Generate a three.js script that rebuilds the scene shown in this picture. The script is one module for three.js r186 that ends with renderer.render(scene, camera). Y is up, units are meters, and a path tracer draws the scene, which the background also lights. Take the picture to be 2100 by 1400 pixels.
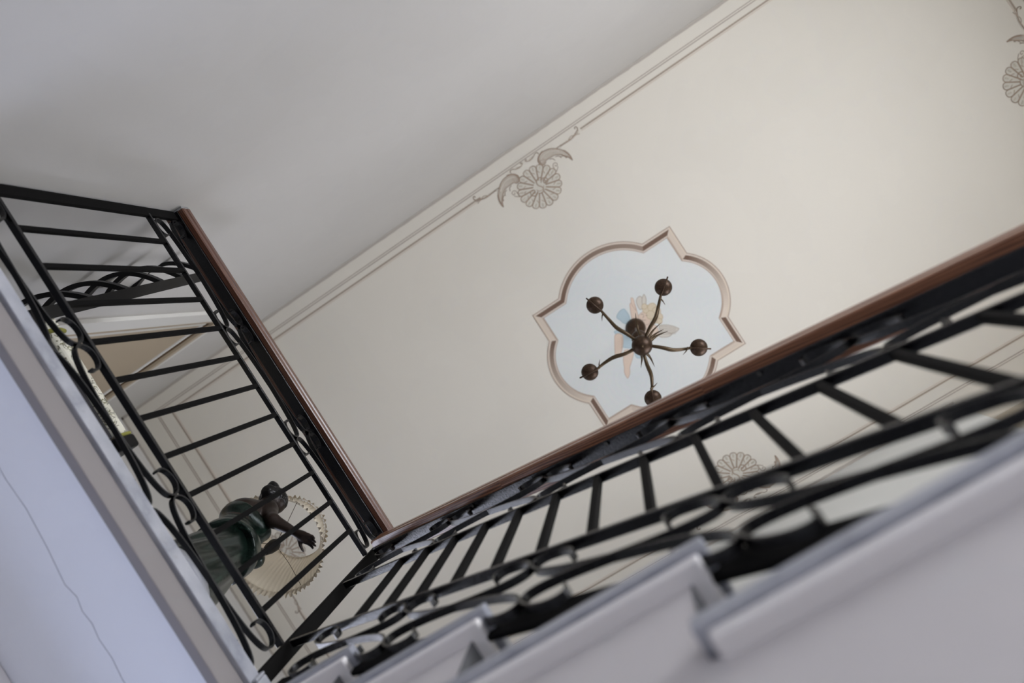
import * as THREE from 'three';
import { mergeGeometries, mergeVertices, toCreasedNormals } from 'three/addons/utils/BufferGeometryUtils.js';
import { RoundedBoxGeometry } from 'three/addons/geometries/RoundedBoxGeometry.js';
import { RectAreaLightUniformsLib } from 'three/addons/lights/RectAreaLightUniformsLib.js';

// ---------------------------------------------------------------- camera, sky, daylight, exposure
const scene = new THREE.Scene();
const V = (x, y, z) => new THREE.Vector3(x, y, z);
const EYE = V(0, 1.7, 0);
const camera = new THREE.PerspectiveCamera(46.48, 1.5, 0.05, 60);
camera.position.copy(EYE);
camera.up.set(0.53810, 0.07153, 0.83984);
camera.lookAt(EYE.clone().add(V(-0.15031, 0.98857, 0.01211)));
camera.focus = 2.4;
camera.userData.fStop = 2.2;
scene.add(camera);
scene.background = new THREE.Color(0.55, 0.62, 0.75);

RectAreaLightUniformsLib.init();
const DAY = 0xdfe8ff;
// [name of the opening, centre, width, height, the point it faces, intensity, colour, label]
const WINDOWS = [
  ['window_1', V(-2.92, 1.60, -0.82), V(1, 0, 0), 0.85, 1.9, 9.0, 0xcbd8ff, 'tall glazed entrance window below the landing'],
  ['window_2', V(1.25, 1.25, 0.948), V(0, 0, -1), 1.2, 1.8, 2.3, 0xeaefff, 'unseen lower hall window added to light the stair side'],  // added out of view to light the side of the stair
  ['window_3', V(2.58, 3.60, 0.30), V(-1, 0, 0), 1.1, 1.8, 15, 0xf2f6ff, 'unseen window added in the end wall to light the ceiling'],  // added source outside the view, brightens the ceiling
  ['window_4', V(-2.92, 4.15, -0.60), V(1, 0, 0), 0.6, 1.9, 5.6, 0xe6ebff, 'glazed balcony opening at the end of the landing'],
  ['window_5', V(0.35, 4.60, -1.48), V(0, 0, 1), 0.9, 0.9, 8.0, 0xf4f5ff, 'unseen high window added above the stair to light the upper wall'],  // added where the stair hides it, lifts the upper wall
];
const renderer = new THREE.WebGLRenderer({ antialias: true });
renderer.toneMapping = THREE.LinearToneMapping;
renderer.toneMappingExposure = 0.64;
renderer.shadowMap.enabled = true;

// ---------------------------------------------------------------- helpers
let seed = 7;
const rnd = () => { seed = (seed * 1664525 + 1013904223) >>> 0; return seed / 4294967296; };
const used = {};
function numbered(n) { const k = used[n] = (used[n] ?? -1) + 1; return k ? `${n}_${String(k).padStart(3, '0')}` : n; }
function thing(name, label, category, pos = [0, 0, 0], group) {
  const o = new THREE.Group(); o.name = numbered(name); o.position.set(...pos); scene.add(o);
  o.userData = { label, category }; if (group) o.userData.group = group;
  return o;
}
function struct(name, label, category) { const o = thing(name, label, category); o.userData.kind = 'structure'; return o; }
function part(parent, name, geo, mat, label) {
  const g = Array.isArray(geo) ? merge(geo) : geo;
  const m = new THREE.Mesh(g, mat); m.name = name; m.castShadow = m.receiveShadow = true;
  if (label) m.userData.label = label;
  parent.add(m); return m;
}
function merge(list) {
  const l = list.map(g => { const n = g.index ? g.toNonIndexed() : g; for (const k of Object.keys(n.attributes)) if (!['position', 'normal', 'uv'].includes(k)) n.deleteAttribute(k); if (!n.attributes.uv) n.setAttribute('uv', new THREE.Float32BufferAttribute(new Float32Array(n.attributes.position.count * 2), 2)); return n; });
  return mergeGeometries(l);
}
function boxUV(g) { // uv in metres from the dominant axis
  const n = g.index ? g.toNonIndexed() : g; n.computeVertexNormals();
  const p = n.attributes.position, nn = n.attributes.normal, uv = new Float32Array(p.count * 2);
  for (let i = 0; i < p.count; i++) {
    const ax = Math.abs(nn.getX(i)), ay = Math.abs(nn.getY(i)), az = Math.abs(nn.getZ(i));
    const x = p.getX(i), y = p.getY(i), z = p.getZ(i);
    if (ay >= ax && ay >= az) { uv[2 * i] = x; uv[2 * i + 1] = z; } else if (ax >= az) { uv[2 * i] = z; uv[2 * i + 1] = y; } else { uv[2 * i] = x; uv[2 * i + 1] = y; }
  }
  n.setAttribute('uv', new THREE.BufferAttribute(uv, 2)); return n;
}
// box between two corners
function bx(x0, y0, z0, x1, y1, z1, r = 0) {
  const w = x1 - x0, h = y1 - y0, d = z1 - z0;
  const g = r ? new RoundedBoxGeometry(w, h, d, 2, r) : new THREE.BoxGeometry(w, h, d);
  g.translate((x0 + x1) / 2, (y0 + y1) / 2, (z0 + z1) / 2);
  return boxUV(g);
}
// sweep a closed profile [[a,b]..] (a along A, b along B) from p to q; q may be cut by mitres
function sweep(profile, p, q, A, B, crease = 0.6) {
  const pos = [], uv = [], n = profile.length;
  const L = p.distanceTo(q); let acc = [0];
  for (let i = 0; i < n; i++) { const a = profile[i], b = profile[(i + 1) % n]; acc.push(acc[i] + Math.hypot(a[0] - b[0], a[1] - b[1])); }
  const at = (o, c) => o.clone().addScaledVector(A, c[0]).addScaledVector(B, c[1]);
  const push = (v, s, t) => { pos.push(v.x, v.y, v.z); uv.push(s, t); };
  const segs = Math.max(1, Math.ceil(L / 0.4));
  for (let k = 0; k < segs; k++) {
    const o0 = p.clone().lerp(q, k / segs), o1 = p.clone().lerp(q, (k + 1) / segs), s0 = L * k / segs, s1 = L * (k + 1) / segs;
    for (let i = 0; i < n; i++) {
      const a = profile[i], b = profile[(i + 1) % n];
      const v00 = at(o0, a), v01 = at(o0, b), v10 = at(o1, a), v11 = at(o1, b);
      push(v00, s0, acc[i]); push(v10, s1, acc[i]); push(v11, s1, acc[i + 1]);
      push(v00, s0, acc[i]); push(v11, s1, acc[i + 1]); push(v01, s0, acc[i + 1]);
    }
  }
  const cap = THREE.ShapeUtils.triangulateShape(profile.map(c => new THREE.Vector2(...c)), []);
  for (const t of cap) {
    for (const i of t) push(at(p, profile[i]), profile[i][0], profile[i][1]);
    for (const i of [t[2], t[1], t[0]]) push(at(q, profile[i]), profile[i][0], profile[i][1]);
  }
  let g = new THREE.BufferGeometry();
  g.setAttribute('position', new THREE.Float32BufferAttribute(pos, 3)); g.setAttribute('uv', new THREE.Float32BufferAttribute(uv, 2));
  fixWinding(g); g.computeVertexNormals();
  return toCreasedNormals(g, crease);
}
function fixWinding(g) { // make the closed solid face outwards
  const p = g.attributes.position; let vol = 0; const a = V(), b = V(), c = V();
  for (let i = 0; i < p.count; i += 3) { a.fromBufferAttribute(p, i); b.fromBufferAttribute(p, i + 1); c.fromBufferAttribute(p, i + 2); vol += a.dot(b.cross(c)); }
  if (vol < 0) { const u = g.attributes.uv; for (let i = 0; i < p.count; i += 3) for (const [at, k] of [[p, 3], [u, 2]]) { if (!at) continue; for (let j = 0; j < k; j++) { const x = at.array[(i + 1) * k + j], y = at.array[(i + 2) * k + j]; at.array[(i + 1) * k + j] = y; at.array[(i + 2) * k + j] = x; } } }
  return g;
}
const rectP = (w, h, c = 0.0012) => [[-w / 2 + c, -h / 2], [w / 2 - c, -h / 2], [w / 2, -h / 2 + c], [w / 2, h / 2 - c], [w / 2 - c, h / 2], [-w / 2 + c, h / 2], [-w / 2, h / 2 - c], [-w / 2, -h / 2 + c]];
function bar(p, q, w, h, A) { // flat bar: w along A, h across
  const d = q.clone().sub(p).normalize(), B = d.clone().cross(A).normalize(), A2 = B.clone().cross(d).normalize();
  return sweep(rectP(w, h), p, q, A2, B, 0.5);
}
// flat iron strip bent along a planar path; map(s,h) -> point in the railing plane, W = direction across
function strip(path, width, thick, map, W) {
  const pts = path.map(c => map(c[0], c[1])), n = pts.length, pos = [], uv = []; let acc = 0;
  const ring = pts.map((p, i) => {
    const t = pts[Math.min(n - 1, i + 1)].clone().sub(pts[Math.max(0, i - 1)]).normalize();
    const N = t.clone().cross(W).normalize();
    if (i) acc += p.distanceTo(pts[i - 1]);
    const f = (a, b) => p.clone().addScaledVector(W, a * width / 2).addScaledVector(N, b * thick / 2);
    return { s: acc, c: [f(-1, -1), f(1, -1), f(1, 1), f(-1, 1)] };
  });
  const quad = (a, b, c, d, u) => { for (const [v, k] of [[a, 0], [b, 1], [c, 2], [a, 0], [c, 2], [d, 3]]) { pos.push(v.x, v.y, v.z); uv.push(u[k][0], u[k][1]); } };
  for (let i = 0; i + 1 < n; i++) for (let j = 0; j < 4; j++) {
    const k = (j + 1) % 4, r0 = ring[i], r1 = ring[i + 1];
    quad(r0.c[j], r1.c[j], r1.c[k], r0.c[k], [[r0.s, j * .02], [r1.s, j * .02], [r1.s, j * .02 + .02], [r0.s, j * .02 + .02]]);
  }
  const e0 = ring[0].c, e1 = ring[n - 1].c, z = [[0, 0], [.01, 0], [.01, .01], [0, .01]];
  quad(e0[0], e0[1], e0[2], e0[3], z); quad(e1[3], e1[2], e1[1], e1[0], z);
  const g = new THREE.BufferGeometry();
  g.setAttribute('position', new THREE.Float32BufferAttribute(pos, 3)); g.setAttribute('uv', new THREE.Float32BufferAttribute(uv, 2));
  fixWinding(g); g.computeVertexNormals();
  return toCreasedNormals(g, 0.7);
}
function tube(pts, r, seg = 24, rad = 8, taper = null) {
  const c = new THREE.CatmullRomCurve3(pts.map(p => Array.isArray(p) ? V(...p) : p));
  const g = new THREE.TubeGeometry(c, seg, 1, rad, false), p = g.attributes.position;
  for (let i = 0; i <= seg; i++) {
    const o = c.getPointAt(i / seg), rr = taper ? taper(i / seg) : r;
    for (let j = 0; j <= rad; j++) { const k = i * (rad + 1) + j; p.setXYZ(k, o.x + (p.getX(k) - o.x) * rr, o.y + (p.getY(k) - o.y) * rr, o.z + (p.getZ(k) - o.z) * rr); }
  }
  const ends = [0, 1].map(t => { const s = new THREE.SphereGeometry(taper ? taper(t) : r, rad, 6); const o = c.getPointAt(t); s.translate(o.x, o.y, o.z); return s; });
  g.computeVertexNormals();
  return merge([g, ...ends]);
}
const lathe = (pts, seg = 32) => new THREE.LatheGeometry(pts.map(p => new THREE.Vector2(...p)), seg);
const at = (g, x, y, z) => g.clone().translate(x, y, z);

// naive surface nets over a signed distance field
function sdfMesh(f, lo, hi, h) {
  const nx = Math.ceil((hi[0] - lo[0]) / h) + 1, ny = Math.ceil((hi[1] - lo[1]) / h) + 1, nz = Math.ceil((hi[2] - lo[2]) / h) + 1;
  const d = new Float32Array(nx * ny * nz), id = (i, j, k) => i + nx * (j + ny * k);
  for (let k = 0; k < nz; k++) for (let j = 0; j < ny; j++) for (let i = 0; i < nx; i++) d[id(i, j, k)] = f(lo[0] + i * h, lo[1] + j * h, lo[2] + k * h);
  const vid = new Int32Array(nx * ny * nz).fill(-1), P = [], I = [];
  for (let k = 0; k < nz - 1; k++) for (let j = 0; j < ny - 1; j++) for (let i = 0; i < nx - 1; i++) {
    let sx = 0, sy = 0, sz = 0, n = 0;
    const c = (a, b, e) => d[id(i + a, j + b, k + e)];
    const edge = (a, b) => { const u = c(...a), v = c(...b); if ((u < 0) !== (v < 0)) { const t = u / (u - v); sx += a[0] + t * (b[0] - a[0]); sy += a[1] + t * (b[1] - a[1]); sz += a[2] + t * (b[2] - a[2]); n++; } };
    const s0 = c(0, 0, 0) < 0; let mixed = false;
    for (let q = 1; q < 8; q++) if ((c(q & 1, (q >> 1) & 1, q >> 2) < 0) !== s0) { mixed = true; break; }
    if (!mixed) continue;
    for (const [a, b] of CUBE) edge(a, b);
    vid[id(i, j, k)] = P.length / 3; P.push(lo[0] + (i + sx / n) * h, lo[1] + (j + sy / n) * h, lo[2] + (k + sz / n) * h);
  }
  for (let k = 1; k < nz - 1; k++) for (let j = 1; j < ny - 1; j++) for (let i = 1; i < nx - 1; i++) {
    const s = d[id(i, j, k)] < 0;
    const q = (e, a, b, c, g) => { if (s !== (e < 0)) { const v = s ? [a, b, c, g] : [g, c, b, a]; I.push(v[0], v[1], v[2], v[0], v[2], v[3]); } };
    q(d[id(i + 1, j, k)], vid[id(i, j - 1, k - 1)], vid[id(i, j, k - 1)], vid[id(i, j, k)], vid[id(i, j - 1, k)]);
    q(d[id(i, j + 1, k)], vid[id(i - 1, j, k - 1)], vid[id(i - 1, j, k)], vid[id(i, j, k)], vid[id(i, j, k - 1)]);
    q(d[id(i, j, k + 1)], vid[id(i - 1, j - 1, k)], vid[id(i, j - 1, k)], vid[id(i, j, k)], vid[id(i - 1, j, k)]);
  }
  const g = new THREE.BufferGeometry();
  g.setAttribute('position', new THREE.Float32BufferAttribute(P, 3)); g.setIndex(I); g.computeVertexNormals();
  const uv = new Float32Array(P.length / 3 * 2); for (let i = 0; i < P.length / 3; i++) { uv[2 * i] = P[3 * i] + P[3 * i + 2]; uv[2 * i + 1] = P[3 * i + 1]; }
  g.setAttribute('uv', new THREE.BufferAttribute(uv, 2));
  return g;
}
const CUBE = []; for (let a = 0; a < 8; a++) for (const b of [1, 2, 4]) if (!(a & b)) CUBE.push([[a & 1, (a >> 1) & 1, a >> 2], [(a | b) & 1, ((a | b) >> 1) & 1, (a | b) >> 2]]);
const smin = (a, b, k) => { const h = Math.max(k - Math.abs(a - b), 0) / k; return Math.min(a, b) - h * h * k * 0.25; };
function cap(x, y, z, a, b, ra, rb) { // tapered capsule
  const dx = b[0] - a[0], dy = b[1] - a[1], dz = b[2] - a[2];
  let t = ((x - a[0]) * dx + (y - a[1]) * dy + (z - a[2]) * dz) / (dx * dx + dy * dy + dz * dz); t = t < 0 ? 0 : t > 1 ? 1 : t;
  return Math.hypot(x - a[0] - t * dx, y - a[1] - t * dy, z - a[2] - t * dz) - (ra + t * (rb - ra));
}
const ell = (x, y, z, c, r) => { const a = (x - c[0]) / r[0], b = (y - c[1]) / r[1], e = (z - c[2]) / r[2], k = Math.hypot(a, b, e); return (k - 1) * Math.min(...r); };

// ---------------------------------------------------------------- procedural textures
function noiseGrid(n, cells) {
  const g = []; for (let i = 0; i < cells * cells; i++) g.push(rnd());
  const o = new Float32Array(n * n), sm = t => t * t * (3 - 2 * t);
  for (let y = 0; y < n; y++) for (let x = 0; x < n; x++) {
    const u = x / n * cells, v = y / n * cells, i = Math.floor(u), j = Math.floor(v), a = sm(u - i), b = sm(v - j), w = (p, q) => g[(p % cells) + cells * (q % cells)];
    o[y * n + x] = (w(i, j) * (1 - a) + w(i + 1, j) * a) * (1 - b) + (w(i, j + 1) * (1 - a) + w(i + 1, j + 1) * a) * b;
  }
  return o;
}
function fbm(n, c0, oct, gain = 0.5) { const o = new Float32Array(n * n); let a = 1, s = 0; for (let k = 0; k < oct; k++) { const g = noiseGrid(n, c0 << k); for (let i = 0; i < o.length; i++) o[i] += a * g[i]; s += a; a *= gain; } for (let i = 0; i < o.length; i++) o[i] /= s; return o; }
function dataTex(n, f, srgb, repeat) {
  const d = new Uint8Array(n * n * 4);
  for (let i = 0; i < n * n; i++) { const c = f(i); d[4 * i] = c[0]; d[4 * i + 1] = c[1]; d[4 * i + 2] = c[2]; d[4 * i + 3] = 255; }
  const t = new THREE.DataTexture(d, n, n); t.wrapS = t.wrapT = THREE.RepeatWrapping; t.magFilter = t.minFilter = THREE.LinearFilter;
  if (srgb) t.colorSpace = THREE.SRGBColorSpace; if (repeat) t.repeat.set(...repeat); t.needsUpdate = true; return t;
}
const mix = (a, b, t) => a.map((v, i) => v + (b[i] - v) * t);
const N1 = fbm(512, 4, 6), N2 = fbm(512, 16, 5, 0.65), N3 = fbm(512, 64, 2);
const grey = v => { v = Math.max(0, Math.min(255, v)); return [v, v, v]; };
const plasterBump = dataTex(512, i => grey(255 * (0.6 * N1[i] + 0.4 * N2[i])), false, [1.1, 1.1]);
const fineBump = dataTex(512, i => grey(255 * (0.5 * N2[i] + 0.5 * N3[i])), false, [14, 14]);
const plasterTone = (c, amt, rep = [0.6, 0.6]) => dataTex(512, i => mix(c.map(v => v * (1 - amt)), c, Math.min(1, 0.25 + N1[i])), true, rep);
const plaster = (c, amt = 0.03, rough = 0.85) => new THREE.MeshStandardMaterial({ map: plasterTone(c, amt), roughness: rough, bumpMap: plasterBump, bumpScale: 0.0012 });
const M = {};
M.ceiling = plaster([222, 216, 203], 0.03);
M.wall = plaster([204, 201, 196], 0.035);
M.wallCool = plaster([212, 212, 207], 0.035);
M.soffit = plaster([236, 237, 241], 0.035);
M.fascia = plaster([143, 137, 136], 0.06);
M.stair = plaster([206, 201, 200], 0.04);
M.moulding = plaster([232, 228, 226], 0.05);
M.alcove = plaster([196, 184, 164], 0.03);
M.floor = plaster([236, 231, 224], 0.06, 0.4);
M.riser = new THREE.MeshStandardMaterial({ color: 0x5c5d60, roughness: 0.6 });  // dark grey stands in for the shade under the nosings
M.marble = new THREE.MeshPhysicalMaterial({ map: dataTex(512, i => { const v = Math.pow(Math.abs(N1[i] - 0.5) * 2, 0.6), w = N2[i]; return mix(mix([160, 162, 168], [206, 206, 208], v), [156, 153, 151], w > 0.62 ? (w - 0.62) * 1.6 : 0); }, true, [3, 3]), roughness: 0.35, clearcoat: 0.2, color: new THREE.Color(0.77, 0.78, 0.82) });
M.iron = new THREE.MeshPhysicalMaterial({ color: new THREE.Color(0.0022, 0.0022, 0.003), roughness: 0.2, bumpMap: fineBump, bumpScale: 0.0006, specularIntensity: 1.0 });
M.ironGloss = M.iron.clone(); M.ironGloss.ior = 1.6; M.ironGloss.bumpScale = 0.0007; M.ironGloss.roughness = 0.14;
M.ironMatte = new THREE.MeshPhysicalMaterial({ color: new THREE.Color(0.007, 0.0067, 0.0065), roughness: 0.6, specularIntensity: 0.05, bumpMap: fineBump, bumpScale: 0.0004 });
{ // wood grain runs along u
  const n = 512, g = new Float32Array(n * n);
  for (let y = 0; y < n; y++) for (let x = 0; x < n; x++) { const w = N1[((y * 1) % n) * n + ((x >> 2) % n)] * 9, s = N2[((y * 3) % n) * n + ((x >> 3) % n)]; g[y * n + x] = 0.5 + 0.28 * Math.sin(y * 0.36 + w * 3.2) + 0.5 * (s - 0.5); }
  const wood = (a, b) => new THREE.MeshPhysicalMaterial({ map: dataTex(n, i => mix(a, b, Math.max(0, Math.min(1, g[i]))), true, [1.6, 7]), roughness: 0.32, clearcoat: 0.3, clearcoatRoughness: 0.2 });
  M.wood = wood([40, 20, 13], [126, 80, 56]); M.woodLit = wood([66, 36, 24], [190, 132, 96]);  // second: same wood, with the light on the stair rail put into its colour
}
M.bronze = new THREE.MeshStandardMaterial({ map: dataTex(256, i => mix([40, 28, 20], [86, 64, 44], N1[i]), true, [9, 9]), metalness: 0.6, roughness: 0.42 });
M.bronzeLight = new THREE.MeshStandardMaterial({ color: 0x4c3d29, metalness: 0.6, roughness: 0.4 });
M.patina = new THREE.MeshStandardMaterial({ map: dataTex(256, i => mix([3, 11, 8], [48, 74, 60], Math.max(0, Math.min(1, (N2[i] * 0.7 + N1[i] * 0.3) * 2.4 - 0.85))), true, [7, 7]), metalness: 0.3, roughness: 0.27 });
M.skinBronze = new THREE.MeshStandardMaterial({ map: dataTex(256, i => mix([17, 11, 8], [60, 42, 31], N2[i]), true, [7, 7]), metalness: 0.35, roughness: 0.42 });
M.hairBronze = new THREE.MeshStandardMaterial({ color: new THREE.Color(0.006, 0.005, 0.0045), metalness: 0.3, roughness: 0.34 });
M.shade = new THREE.MeshPhysicalMaterial({ color: 0xe2d6be, roughness: 0.95, transmission: 0.35, thickness: 0, side: THREE.DoubleSide });
M.trim = new THREE.MeshStandardMaterial({ color: 0xd2c6b0, roughness: 0.95, side: THREE.DoubleSide });
M.door = new THREE.MeshStandardMaterial({ color: 0xb4a48c, roughness: 0.5 });
M.doorLine = new THREE.MeshStandardMaterial({ color: 0x5b4326, roughness: 0.6 });
M.casing = new THREE.MeshStandardMaterial({ color: 0xdcdad4, roughness: 0.55 });
M.black = new THREE.MeshPhysicalMaterial({ color: new THREE.Color(0.008, 0.0078, 0.0078), roughness: 0.4, specularIntensity: 0.35 });
M.blackCloth = new THREE.MeshStandardMaterial({ color: 0x2c2b2d, roughness: 0.95 });
M.piping = new THREE.MeshStandardMaterial({ color: 0x8d8a3e, roughness: 0.8 });
M.steel = new THREE.MeshStandardMaterial({ color: 0xb8babd, metalness: 0.8, roughness: 0.35 });
const paint = (c) => new THREE.MeshStandardMaterial({ color: c, roughness: 0.85, side: THREE.DoubleSide });

// ---------------------------------------------------------------- the room
const CEIL = 6.084, FLOOR = 3.12, ZB = 0.948, ZF = -1.48, ZA = -1.64, XL = -2.92, XR = 2.58, XA = 1.116;
const ceiling = struct('ceiling', 'cream plaster ceiling with painted medallion and border lines', 'ceiling');
part(ceiling, 'plaster', bx(XL - 0.2, CEIL, ZA - 0.2, XR + 0.2, CEIL + 0.2, ZB + 0.2), M.ceiling);
const floor = struct('floor', 'pale stone floor of the lower hall', 'floor');
part(floor, 'paving', bx(XL - 0.2, -0.2, ZA - 0.2, XR + 0.2, 0, ZB + 0.2), M.floor);
const wb = struct('wall_back', 'plain plaster wall the landing railing ends against', 'wall');
const wf = struct('wall_front', 'plaster wall on the far side of the stair', 'wall');
const wl = struct('wall_left', 'plaster wall at the end of the landing', 'wall');
const wr = struct('wall_right', 'plaster wall at the far end of the hall', 'wall');
// back wall with a door opening on the landing
const DX0 = -2.62, DX1 = -1.758, DH = 5.50;
// walls as slabs with rectangular openings: holes are [a0, a1, y0, y1] along the wall
function holed(a0, a1, holes, box) {
  const as = [...new Set([a0, a1, ...holes.flatMap(h => [h[0], h[1]])])].sort((p, q) => p - q), out = [];
  for (let i = 0; i + 1 < as.length; i++) { // columns between cuts, each split at the openings it meets
    const m = (as[i] + as[i + 1]) / 2, cuts = holes.filter(h => m > h[0] && m < h[1]).sort((p, q) => p[2] - q[2]); let y = -0.2;
    for (const h of cuts) { if (h[2] > y) out.push(box(as[i], y, as[i + 1], h[2])); y = h[3]; }
    out.push(box(as[i], y, as[i + 1], CEIL));
  }
  return out;
}
const holesOf = n => WINDOWS.filter(w => w[2].dot(n) > 0.5).map(([, c, , w, h]) => { const k = n.x ? c.z : c.x; return [k - w / 2, k + w / 2, c.y - h / 2, c.y + h / 2]; });
part(wb, 'plaster', holed(XL - 0.2, XR + 0.2, [[DX0, DX1, FLOOR, DH], ...holesOf(V(0, 0, -1))], (x0, y0, x1, y1) => bx(x0, y0, ZB, x1, y1, ZB + 0.2)), M.wall);
part(wf, 'plaster', [...holed(XL - 0.2, XA, holesOf(V(0, 0, 1)), (x0, y0, x1, y1) => bx(x0, y0, ZF - 0.36, x1, y1, ZF))], M.wallCool);
part(wf, 'recess', bx(XA, -0.2, ZA - 0.2, XR + 0.2, CEIL, ZA), M.alcove, 'beige recess behind the end of the wall');
part(wl, 'plaster', holed(ZA - 0.2, ZB + 0.2, holesOf(V(1, 0, 0)), (z0, y0, z1, y1) => bx(XL - 0.2, y0, z0, XL, y1, z1)), M.wall);
part(wr, 'plaster', holed(ZA - 0.2, ZB + 0.2, holesOf(V(-1, 0, 0)), (z0, y0, z1, y1) => bx(XR, y0, z0, XR + 0.2, y1, z1)), M.wallCool);
for (const [name, c, n, w, h, I, col, label] of WINDOWS) {
  const o = struct(name, label, 'window'), f = 0.06, A = V(n.z, 0, -n.x);
  o.position.copy(c).addScaledVector(n, -0.1); o.lookAt(o.position.clone().add(n)); // local z looks into the room
  part(o, 'window_frame', [bx(-w / 2, -h / 2, -0.03, w / 2, -h / 2 + f, 0.03), bx(-w / 2, h / 2 - f, -0.03, w / 2, h / 2, 0.03), bx(-w / 2, -h / 2 + f, -0.03, -w / 2 + f, h / 2 - f, 0.03), bx(w / 2 - f, -h / 2 + f, -0.03, w / 2, h / 2 - f, 0.03), bx(-0.025, -h / 2 + f, -0.02, 0.025, h / 2 - f, 0.02)], M.casing);
  const gm = new THREE.MeshStandardMaterial({ color: 0x222222, emissive: col, emissiveIntensity: I * 1.5, roughness: 0.4 });
  for (const k of [-1, 1]) part(o, 'pane', bx(k < 0 ? -w / 2 + f : 0.025, -h / 2 + f, -0.026, k < 0 ? -0.025 : w / 2 - f, h / 2 - f, -0.014), gm);
  const L = new THREE.RectAreaLight(col, I * 0.25, w - 2 * f, h - 2 * f); L.name = name + '_daylight';
  L.position.copy(c).addScaledVector(n, -0.06); L.lookAt(c.clone().add(n)); scene.add(L);
}

// landing: slab, lip, marble edge
const XE = -0.989, land = struct('landing', 'upper landing slab with marble edge and plastered underside', 'landing');
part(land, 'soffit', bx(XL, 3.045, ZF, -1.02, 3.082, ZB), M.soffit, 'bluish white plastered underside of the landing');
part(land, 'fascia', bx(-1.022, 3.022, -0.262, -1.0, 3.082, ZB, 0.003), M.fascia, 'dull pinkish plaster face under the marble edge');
part(land, 'marble_edge', bx(-1.6, 3.082, -0.262, XE, FLOOR, ZB, 0.003), M.marble, 'pale blue-grey marble slab edge');
part(land, 'floor_slab', [bx(XL, 3.082, ZF, -1.6, FLOOR, ZB), bx(-1.6, 3.082, ZF, -1.0, FLOOR, -0.262)], M.marble);
{ // hairline crack in the underside
  const c = [[-1.150, 0.560], [-1.145, 0.494], [-1.150, 0.451], [-1.153, 0.439], [-1.146, 0.405], [-1.147, 0.386], [-1.152, 0.32], [-1.149, 0.25], [-1.155, 0.17], [-1.165, 0.091], [-1.158, 0.059], [-1.165, 0.031], [-1.162, 0.001], [-1.166, -0.031], [-1.165, -0.074], [-1.171, -0.118], [-1.170, -0.138], [-1.182, -0.19]];
  part(land, 'crack', strip(c.map(p => [p[0] - 0.012 + 0.002 * (rnd() - .5), p[1]]), 0.0006, 0.0008, (s, h) => V(s, 3.0449, h), V(0, 1, 0)), paint(0x77787e), 'hairline crack running along the plaster');
}
const beam = struct('trim_1', 'white plaster beam below the landing', 'beam');
part(beam, 'plaster', bx(-1.62, 2.90, ZF, -1.386, 3.045, ZB, 0.006), M.moulding);

// ---------------------------------------------------------------- ceiling paintings
const CY = CEIL - 0.0008;
function flatStrip(x0, z0, x1, z1, y = CY, t = 0.0008) { return bx(Math.min(x0, x1), y - t, Math.min(z0, z1), Math.max(x0, x1), y + t * 0.9, Math.max(z0, z1)); }
const BR = { x0: -2.617, x1: 2.385, z0: -1.349, z1: 0.817 }, PR = { x0: -2.712, x1: 2.45, z0: -1.424, z1: 0.866 };
const pBrown = paint(0xa59686), pBrownPale = paint(0xcdbfb0), pGrey = paint(0xa9a193), pLine = paint(0xa3968a), pGreyBand = paint(0xb9b1a6);
const CXM = -0.0489, CZM = -0.2628, GAP = 0.328;
function frameLines(name, r, w, mat, gap) {
  const g = [], h = w / 2;
  for (const z of [r.z0, r.z1]) { if (gap) { g.push(flatStrip(r.x0, z - h, CXM - gap, z + h), flatStrip(CXM + gap, z - h, r.x1, z + h)); } else g.push(flatStrip(r.x0, z - h, r.x1, z + h)); }
  for (const x of [r.x0, r.x1]) { if (gap) { g.push(flatStrip(x - h, r.z0, x + h, CZM - gap), flatStrip(x - h, CZM + gap, x + h, r.z1)); } else g.push(flatStrip(x - h, r.z0, x + h, r.z1)); }
  g.forEach(q => part(ceiling, name, q, mat));
}
const grow = (r, d) => ({ x0: r.x0 - d, x1: r.x1 + d, z0: r.z0 - d, z1: r.z1 + d });
frameLines('painted_line', BR, 0.0085, pBrown, GAP);
frameLines('painted_line', grow(BR, -0.011), 0.0035, pBrownPale, GAP);
frameLines('painted_line', PR, 0.0036, pLine);
frameLines('painted_line', grow(PR, -0.012), 0.0042, pLine);
{ // rough grey band painted along the wall joint
  const rough = (a, b, horiz, c) => {
    const s = new THREE.Shape(), n = 160, e = [];
    for (let i = 0; i <= n; i++) e.push([a + (b - a) * i / n, 0.0075 + 0.0025 * (rnd() - 0.5)]);
    e.forEach((p, i) => i ? s.lineTo(p[0], p[1]) : s.moveTo(p[0], p[1])); e.reverse().forEach(p => s.lineTo(p[0], -p[1] + 0.002 * (rnd() - 0.5)));
    const g = new THREE.ExtrudeGeometry(s, { depth: 0.001, bevelEnabled: false });
    g.rotateX(Math.PI / 2); if (!horiz) g.rotateY(-Math.PI / 2);
    return horiz ? g.translate(0, CY + 0.0003, c) : g.translate(c, CY + 0.0003, 0);
  };
  for (const z of [ZB - 0.008, ZF + 0.01]) part(ceiling, 'painted_border', rough(XL, z > 0 ? XR : XA, true, z), pGreyBand);
  for (const x of [XL + 0.008]) part(ceiling, 'painted_border', rough(ZF, ZB, false, x), pGreyBand);
}
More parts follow.
